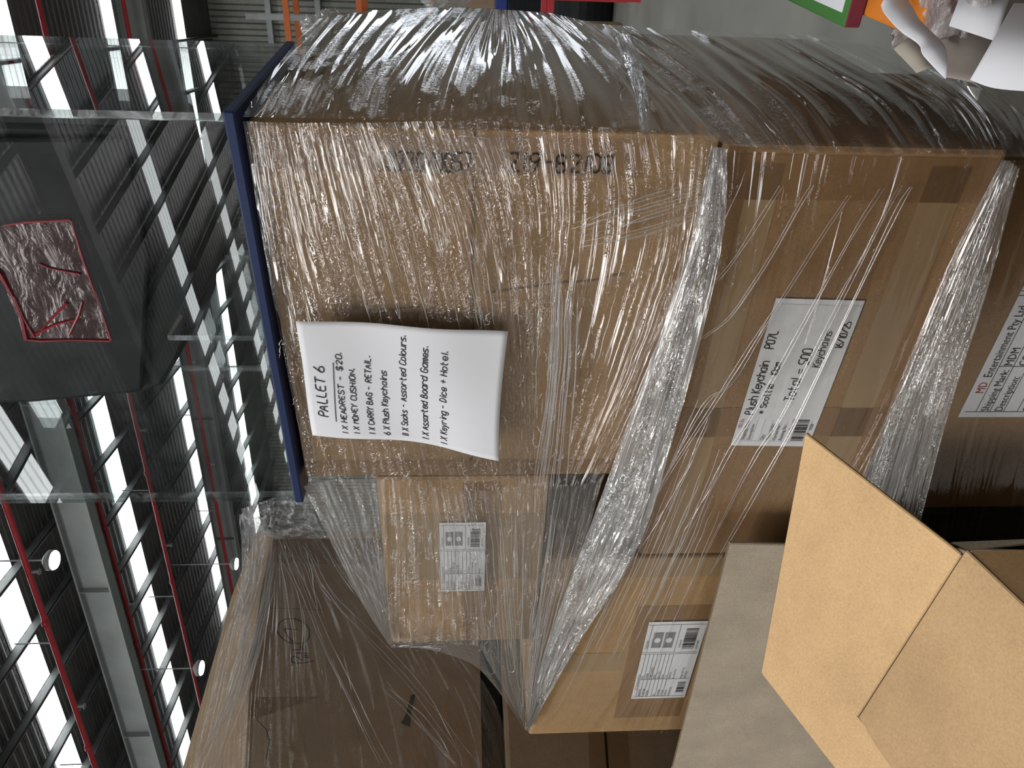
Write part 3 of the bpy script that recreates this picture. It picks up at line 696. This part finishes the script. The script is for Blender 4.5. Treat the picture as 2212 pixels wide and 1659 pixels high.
sheet('film_rope', [[(1535, 318), (1480, 560), (1325, 1000), (1240, 1230), (1180, 1400), (1138, 1572)], [(1552, 318), (1520, 560), (1385, 1000), (1305, 1215), (1215, 1395), (1140, 1575)], [(1572, 322), (1555, 560), (1440, 1000), (1370, 1200), (1250, 1390), (1143, 1578)]],
      (1, YF - .016, -1), FILM_ROPE, f6, .010, 90, 50, 9, 9, 0, 4)
D_L = [[(1572, 325), (1540, 650), (1440, 1000), (1260, 1400), (1150, 1580)], [(1750, 332), (1680, 650), (1560, 1000), (1390, 1420), (1300, 1583)], [(1900, 338), (1800, 680), (1700, 980), (1500, 1400), (1420, 1585)],
       [(2060, 338), (1940, 700), (1850, 950), (1640, 1300), (1540, 1585)], [(2178, 338), (2060, 700), (1960, 900), (1800, 1200), (1650, 1500)]]
sheet('taut_film', D_L, PFR, FILM_D, f6, .003, 50, 120, 24, 1.2, 0, 5)
sheet('film_rope', [[(2165, 345), (2045, 580), (1925, 870), (1835, 1100)], [(2182, 348), (2085, 600), (1980, 880), (1900, 1150)], [(2203, 365), (2135, 620), (2050, 890), (1975, 1180)]], (1, YF - .012, -1), film('rope_film', 1.2, 240, .35, .42, .68, seed=41, crinkle=.6, refl=6.5), f6, .007, 50, 60, 16, 2, 0, 6)
sheet('lower_film', [[(2180, 345), (2060, 700), (1990, 950), (1975, 1165)], [(2330, 345), (2240, 700), (2160, 950), (2100, 1165)], [(2560, 345), (2460, 700), (2380, 950), (2330, 1165)]], (1, YF - .006, -1), FILM_D, f6, .003, 40, 90, 20, 1.5, 0, 7)
FD = [[(1685, 400), (1573, 574), (1512, 631)], [(1751, 400), (1599, 653), (1512, 733)], [(1830, 422), (1693, 631), (1548, 859), (1400, 1090)], [(1902, 407), (1812, 552), (1642, 866), (1559, 1000), (1400, 1330)],
      [(1939, 407), (1859, 559), (1693, 885), (1620, 1000), (1470, 1300)], [(1964, 404), (1913, 494), (1743, 856), (1667, 1000), (1530, 1240)], [(1660, 686), (1577, 827), (1512, 885), (1380, 1140)]]
FD2 = []
for l in FD:
    for dx in (0, 8): FD2.append([(x + dx * (1 - .5 * i / len(l)) + random.uniform(-2, 2), y) for i, (x, y) in enumerate(l)])
for k in range(26):
    x0_ = random.uniform(1600, 2000); l_ = random.uniform(120, 420); y0_ = random.uniform(360, 1000)
    if 1560 < x0_ - .3 * (y0_ - 400) < 1870 and y0_ + l_ > 640 and y0_ < 970: continue
    FD2.append([(x0_ - .3 * (y0_ - 400), y0_), (x0_ - .3 * (y0_ - 400) - .22 * l_, y0_ + l_ * .5), (x0_ - .3 * (y0_ - 400) - .52 * l_, y0_ + l_)])
for k in range(34):
    x0_ = random.uniform(1330, 1560); y0_ = random.uniform(960, 1180); l_ = random.uniform(120, 400)
    FD2.append([(x0_, y0_), (x0_ - .2 * l_, y0_ + l_ * .5), (x0_ - .43 * l_, y0_ + l_)])
folds('film_crease', FD2, (1, YF - .010, -1), f6, (.0004, .0009))
FA = []
for k in range(60):
    t = random.random(); i = min(int(t * 7), 6); f = t * 7 - i; s0 = random.uniform(0, .6); s1 = s0 + random.uniform(.15, .4)
    FA.append([tuple(catm(A_L[i], s_)[q] * (1 - f) + catm(A_L[i + 1], s_)[q] * f for q in range(2)) for s_ in (s0, (s0 + s1) / 2, s1)])
for k in range(40):
    t = random.uniform(.1, 1); i = min(int(t * 6), 5); f = t * 6 - i; s0 = random.uniform(0, .5); s1 = random.uniform(.7, 1)
    FA.append([tuple(catm(FAN[i], s_)[q] * (1 - f) + catm(FAN[i + 1], s_)[q] * f for q in range(2)) for s_ in (s0, (s0 + s1) / 2, s1)])
for k in range(26):
    a = random.uniform(0, 1); FA.append([(1190 + 60 * a, 560 + 60 * a + random.uniform(-20, 60)), (1185 + 60 * a, 800), (1150 + 75 * a, 1050)])
for k in range(12):
    a = k / 12; a += random.uniform(-.05, .05); FA.append([(1560 - 20 * a, 380 + 90 * a), (1400, 420 + 100 * a), (random.uniform(1230, 1330), 475 + 70 * a)])
folds('film_crease', FA, (1, YF - .017, -1), f6, (.0004, .0010))
SQ = []
for k in range(420):                                 # small curly crinkles gathered in drifts between the long folds
    i = random.randrange(0, 6); f = random.random(); s_ = random.betavariate(1.6, 1.3)
    if random.random() < .22: i = random.randrange(0, 5); src = FAN
    else: src = A_L
    a, c = catm(src[i], s_), catm(src[i + 1], s_); f = min(1, max(0, random.gauss(.35, .16)))
    x, y = a[0] * (1 - f) + c[0] * f, a[1] * (1 - f) + c[1] * f; l = [(x, y)]; an = random.uniform(.6, 2.4)
    for q in range(random.randint(2, 4)):
        an += random.uniform(-1.1, 1.1); st_ = random.uniform(3, 11); x += st_ * math.cos(an) * .6; y += st_ * math.sin(an); l.append((x, y))
    SQ.append(l)
folds('film_crinkle', SQ, (1, YF - .019, -1), f6, (.0003, .0008))['kind'] = 'stuff'
# right-hand side of the pallet
PSD = (0, XS + .008, 1)
sheet('side_film', [[(690, 40), (620, 110), (560, 190), (525, 252)], [(800, 22), (740, 100), (690, 190), (660, 255)], [(950, 16), (880, 90), (810, 180), (790, 258)], [(1050, 18), (990, 100), (950, 190), (930, 260)], [(1075, 20), (1070, 100), (1060, 190), (1060, 262)], [(1110, 22), (1150, 90), (1190, 190), (1200, 270)], [(1190, 28), (1270, 100), (1350, 190), (1390, 278)], [(1275, 48), (1380, 130), (1480, 220), (1558, 308)]],
      PSD, FILM_SIDE, f6, .007, 40, 150, 22, 1.2, .02, 8)
sheet('side_film', [[(1275, 50), (1380, 140), (1480, 230), (1562, 312)], [(1420, 62), (1520, 130), (1640, 220), (1720, 328)], [(1600, 72), (1720, 140), (1850, 220), (1930, 332)], [(1760, 76), (1900, 140), (2030, 220), (2110, 334)], [(1950, 110), (2060, 170), (2140, 250), (2182, 338)], [(2180, 170), (2230, 220), (2260, 280), (2270, 340)], [(2380, 200), (2400, 260), (2420, 310), (2440, 360)]],
      PSD, FILM_SIDE, f6, .006, 40, 150, 20, 1.2, .015, 9)
sheet('film_tail', [[(1325, 80), (1345, 130), (1370, 200), (1385, 290)], [(1345, 72), (1365, 130), (1385, 200), (1395, 290)], [(1365, 80), (1385, 140), (1400, 210), (1405, 290)]], (0, XS + .03, 1), FILM_TUFT, f6, .012, 40, 30, 4, 3, 0, 10)
def tuft(name, c, r, par, sq=(1, 1, 1), seed=0, mat=None):
    bm = bmesh.new(); bmesh.ops.create_icosphere(bm, subdivisions=5, radius=1)
    uvl = bm.loops.layers.uv.new('UVMap')
    for v in bm.verts:
        q = v.co * 2.2 + V((seed, 0, 0)); k = 1 + .55 * noise.noise(q) + .3 * abs(noise.noise(q * 3)) + .15 * noise.noise(q * 8)
        v.co = v.co * k
    for f in bm.faces:
        f.smooth = True
        for l in f.loops: l[uvl].uv = (l.vert.co.x * .12 + l.vert.co.z * .05, l.vert.co.y * .12 + l.vert.co.z * .08)
    for v in bm.verts: v.co = V((v.co.x * r * sq[0], v.co.y * r * sq[1], v.co.z * r * sq[2])) + c
    me = bpy.data.meshes.new(name); bm.to_mesh(me); bm.free(); me.materials.append(mat or FILM_TUFT)
    o = bpy.data.objects.new(name, me); COL.objects.link(o); o.parent = par; return o
tuft('film_knot', at(705, 48, 0, XS + .0) + V((-.02, .03, 0)), .035, f6, (.8, 1, 1.2), 1)
tuft('film_knot', at(965, 0, 0, XS - .02) + V((0, 0, .0)), .03, f6, (1, 1, 1.3), 2)
# film hanging off the tan carton and across to the left pallet
sheet('loose_film', [[(655, 1050), (705, 1150), (775, 1290), (838, 1390)], [(720, 1035), (760, 1140), (805, 1280), (845, 1395)], [(832, 1035), (836, 1160), (838, 1290), (850, 1392)]], (1, YF - .004, -1), film('loose_film_layer', 8, 40, .35, .3, .8, seed=51, crinkle=.8, base_haze=.10), f6, .006, 40, 60, 10, 3, 0, 11)
sheet('loose_film', [[(838, 1385), (900, 1382), (960, 1383), (1034, 1394)], [(845, 1400), (900, 1396), (980, 1398), (1060, 1460)], [(1040, 1390), (1070, 1440), (1100, 1500), (1133, 1578)]], (1, YF - .004, -1), FILM_G, f6, .004, 30, 40, 10, 2, 0, 12)
f7 = empty('stretch_film', V((0, 0, 0)), 'clear stretch film around the shaded left pallet of the circled 7', 'stretch film')
PG = (0, XG + .012, 1)
sheet('side_film', [[(594, 1150), (575, 1300), (552, 1480), (540, 1680)], [(610, 1148), (640, 1320), (660, 1500), (680, 1680)], [(640, 1140), (760, 1320), (830, 1500), (860, 1680)], [(680, 1120), (860, 1330), (960, 1500), (1010, 1680)], [(720, 1100), (930, 1330), (1060, 1500), (1120, 1680)]], PG, FILM_G, f7, .006, 50, 120, 24, 1.5, .01, 13)
sheet('top_film', [[(592, 1152), (570, 1300), (548, 1460), (536, 1680)], [(582, 1145), (540, 1290), (510, 1440), (470, 1680)], [(566, 1140), (510, 1290), (470, 1430), (412, 1660)]], (0, XG + .006, 1), FILM_STRIP, f7, .004, 60, 80, 14, 2.5, 0, 14)
FG = [[(592, 1152), (560, 1350), (470, 1640)], [(588, 1160), (545, 1400), (440, 1650)], [(585, 1200), (560, 1330), (500, 1540)], [(520, 1240), (535, 1330), (500, 1480), (440, 1620)], [(590, 1230), (572, 1330), (535, 1480)], [(575, 1200), (540, 1330), (505, 1440), (478, 1560)]]
folds('film_crease', FG + [[(x + random.uniform(-14, 10), y + 20) for x, y in l] for l in FG for _ in range(2)], (0, XG + .012, 1), f7, (.001, .003))
GG = [[(660, 1175), (700, 1250), (745, 1335)], [(640, 1170), (670, 1240), (690, 1330)], [(690, 1160), (760, 1265), (800, 1300)], [(605, 1200), (625, 1320), (645, 1460)], [(820, 1480), (900, 1560), (980, 1650)], [(600, 1160), (700, 1400), (820, 1650)], [(700, 1280), (880, 1480), (1000, 1640)]]
folds('film_crease', GG + [[(x + random.uniform(-10, 30), y + random.uniform(-10, 10)) for x, y in l] for l in GG for _ in range(2)], (0, XG + .02, 1), f7, (.0008, .002))
sheet('loose_film', [[(520, 1100), (535, 1130), (560, 1150), (600, 1165)], [(590, 1075), (595, 1110), (600, 1140), (615, 1160)], [(670, 1070), (680, 1110), (700, 1150), (750, 1165)]], (0, XG + .03, 1), FILM_TUFT, f7, .03, 40, 50, 7, 5, 0, 15)
sheet('loose_film', [[(516, 1112), (522, 1180), (520, 1260), (505, 1330)], [(540, 1105), (545, 1180), (540, 1260), (518, 1330)], [(570, 1120), (572, 1180), (560, 1260), (535, 1330)]], (0, XG + .012, 1), FILM_TUFT, f7, .02, 30, 30, 6, 4, 0, 16)

# ------------------------------------------------------------------ open carton and board in the foreground
Bp, Cp, Gp = V((-.446, .386, 1.094)), V((-.670, .373, 1.117)), V((-.444, .329, 1.081))
E1 = (Cp - Bp).normalized()
Ap = V((-.448, .539, 1.168)); N1 = E1.cross(Ap - Bp).normalized()
if N1.z < 0: N1 = -N1
G1 = (Gp - Bp).normalized(); N2 = E1.cross(G1).normalized()
if N2.z < 0: N2 = -N2
cF = empty('open_carton', V((-.55, .2, 0)), 'open tan carton in the foreground with one flap raised towards the pallet', 'carton')
def board(name, pts, nrm, th_, mats, wave=True):
    b = MB(); b.prism(pts, -nrm * th_)
    b.m = [0, 0] + [1] * len(pts); o = b.build(name, mats); adopt(cF, o); return bevel(o, .0012, 1)
Wd = (Ap - Bp).normalized()
fl = [Ap + E1 * .002, Bp + E1 * .006, onplane(1853, 1548, Bp, N1), onplane(1935, 1640, Bp, N1), onplane(1935, 1760, Bp, N1), onplane(1880, 1760, Bp, N1), onplane(1643, 1453, Bp, N1)]
board('carton_flap', fl, N1, .004, [K_F, DARKEDGE])
lo = .30
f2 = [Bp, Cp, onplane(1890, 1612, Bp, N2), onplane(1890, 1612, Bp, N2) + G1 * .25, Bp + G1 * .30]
board('carton_flap', f2, N2, .004, [kraft('kraft_shaded_board', (.55, .36, .19), speck=.7), DARKEDGE])  # duller kraft than the raised flap: its shade is put into the colour
# carton walls below, down to the floor
XR = -.4465
b = MB(); b.quad(V((XR, .385, 1.090)), V((XR - .002, .385, 0)), V((XR - .002, .09, 0)), V((XR, .09, 1.018)))
b.quad(V((-.69, .375, 1.108)), V((-.69, .375, 0)), V((XR - .002, .385, 0)), V((XR, .385, 1.088)))
b.quad(V((-.69, .09, 1.03)), V((-.69, .09, 0)), V((-.69, .375, 0)), V((-.69, .375, 1.108)))
b.quad(V((XR, .09, 1.018)), V((XR, .09, 0)), V((-.69, .09, 0)), V((-.69, .09, 1.03)))
o = b.build('carton_body', K_F); adopt(cF, o)
Hd = V((-.454, .398, 1.032))
sl = [dep(2055, 1171, .635), dep(2090, 1189, .615), dep(2330, 1160, .60), dep(2330, 1166, .66)]
b = MB(); b.poly(sl); b.poly([p + V((-.004, .003, -.002)) for p in reversed(sl)]); adopt(cF, b.build('side_flap', K_S))
# grey board leaning between carton and pallet
YS = .775
p_ = [at(1575, 1174, 1, YS), at(1452, 1659, 1, YS), at(1430, 1735, 1, YS)]
b = MB(); top = p_; bot = [V((p.x, YS - .06, .0)) for p in p_]
pts = [top[0], top[1], top[2], bot[2], bot[0]]
b.prism([V(p) for p in pts], V((0, .006, 0))); b.m = [0, 0] + [1] + [0] * 4
o = bevel(tag(b.build('cardboard_sheet', [K_S, DARKEDGE]), 'greyish corrugated cardboard sheet standing between the open carton and pallet', 'cardboard'), .0015, 1)
b = MB()
for l in ([(1618, 1440), (1612, 1480), (1604, 1520)], [(1600, 1530), (1592, 1580), (1586, 1620)], [(1640, 1490), (1606, 1580), (1572, 1690)], [(1650, 1500), (1622, 1580), (1590, 1690)]):
    q = [at(x, y, 1, YS - .0012) for x, y in l]; ribbon(b, q, NF, .0006)
b.build('crease', plain('crease_shade', (.29, .24, .18), .9), o)

# unseen box added to keep light off the socks carton
b = MB(); b.box(-.425, .50, -.9, .31, 0, .985); bevel(tag(b.build('shipping_carton', K_D), 'unseen brown box right of the open carton, added to shade the pallet foot', 'carton'), .008)

# ------------------------------------------------------------------ boxes to the right of the pallet
GREEN = plain('green_card', (.045, .19, .03), .5); MAROON = plain('maroon_card', (.14, .012, .03), .5)
OR2 = plain('orange_card', (.72, .22, .025), .35, nz=.1)
zO = 1.099
pc = onplane(1940, 68, V((0, 0, zO)), ZZ)
b = MB(); b.box(pc.x, pc.x + .40, pc.y, pc.y + .5, 1.046, zO); tag(bevel(b.build('orange_box', OR2), .004), 'flat orange box at the right edge, under the green-edged box', 'box')
b = MB(); b.box(pc.x + .03, pc.x + .42, pc.y + .03, pc.y + .52, 0, 1.045)
for k in range(6): b.box(pc.x + .022, pc.x + .031, pc.y + .03, pc.y + .52, .1 + .16 * k, .13 + .16 * k)
tag(bevel(b.build('storage_bin', plain('dark_grey_plastic', (.05, .05, .05), .5)), .004), 'dark grey plastic bin under the flat orange box', 'bin')
zg = 1.117; pg = onplane(1822, 60, V((0, 0, zg)), ZZ)
pg.y = max(pg.y, pc.y + .01)
e = empty('board_box', V((pg.x + .15, pg.y + .15, zO)), 'shallow box with white top and green border, lying on the orange box', 'box')
b = MB(); b.box(pg.x, pg.x + .3, pg.y, pg.y + .3, zO + .001, zg); b.m = [2, 0, 1, 1, 0, 0]; adopt(e, bevel(b.build('lid', [GREEN, MAROON, MAROON]), .002))
b = MB(); b.box(pg.x + .012, pg.x + .29, pg.y + .012, pg.y + .29, zg, zg + .0006); adopt(e, b.build('top_sheet', WHITE))
# torn white paperboard box
GREYB = plain('grey_board_inside', (.32, .28, .25), .8, nz=.1)
GREYL = plain('grey_board_torn', (.42, .38, .32), .85, nz=.15)
e = empty('torn_white_box', dep(2110, 60, .64), 'torn open white paperboard box with curled strip at the right edge', 'box')
def strip(name, rows, mat, th_=.0012, back=None):
    """paperboard strip given as pairs of points ((x,y,depth),(x,y,depth))"""
    vs = []; n = len(rows); K = 6
    dense = []
    for i in range((n - 1) * K + 1):
        t = i / K; j = min(int(t), n - 2); f = t - j
        def cm(q):
            a, b_, c, d = rows[max(j - 1, 0)][q], rows[j][q], rows[j + 1][q], rows[min(j + 2, n - 1)][q]
            return [.5 * (2 * b_[k] + (c[k] - a[k]) * f + (2 * a[k] - 5 * b_[k] + 4 * c[k] - d[k]) * f * f + (3 * b_[k] - a[k] - 3 * c[k] + d[k]) * f ** 3) for k in range(3)]
        c0, c1 = cm(0), cm(1); dense.append((dep(c0[0], c0[1], c0[2] - .012), dep(c1[0], c1[1], c1[2] - .012)))
    for a, b_ in dense: vs += [a, b_]
    fs = [(2 * i, 2 * i + 1, 2 * i + 3, 2 * i + 2) for i in range(len(dense) - 1)]
    o = mesh(name, vs, fs, [mat, back or mat], smooth=True); m = o.modifiers.new('s', 'SOLIDIFY'); m.thickness = th_; m.offset = 0
    adopt(e, o); return o
strip('inner_panel', [((1985, 20, .70), (2240, -30, .72)), ((2010, 60, .69), (2230, 60, .70)), ((2040, 165, .665), (2225, 196, .66))], GREYB)
strip('curled_strip', [((1903, 12, .69), (1925, -30, .69)), ((1912, 30, .675), (1965, 8, .68)), ((1945, 66, .655), (1985, 42, .66)), ((1985, 95, .645), (2012, 70, .65)), ((1996, 120, .64), (2038, 97, .645)), ((2043, 170, .635), (2047, 130, .64))], WHITE)
strip('torn_flap', [((1931, 105, .665), (1958, 84, .668)), ((1955, 130, .66), (1988, 84, .665)), ((1980, 157, .655), (2020, 143, .655))], GREYL)
strip('white_panel', [((2050, 55, .66), (2082, -30, .67)), ((2150, 88, .645), (2190, -30, .66))], WHITE)
strip('white_panel', [((2096, 172, .63), (2190, 8, .645)), ((2150, 190, .62), (2230, 8, .635)), ((2240, 198, .61), (2260, 5, .625))], WHITE)
strip('plastic_scrap', [((2085, 184, .65), (2120, 192, .648)), ((2095, 200, .65), (2117, 200, .648)), ((2108, 217, .65), (2110, 217, .648))], film('plastic_scrap_film', 30, 40, .25, seed=61, base_haze=.1))
PINK = film('pink_bag_film', 20, 40, .5, .3, .8, seed=71, tint=(.8, .5, .42), base_haze=.5, crinkle=1.2)
b = tuft('plastic_bag', dep(2036, 0, .685), .036, None, (1.1, 1.1, .75), 5, PINK); tag(b, 'crumpled pinkish clear plastic bag inside the torn white box', 'bag')
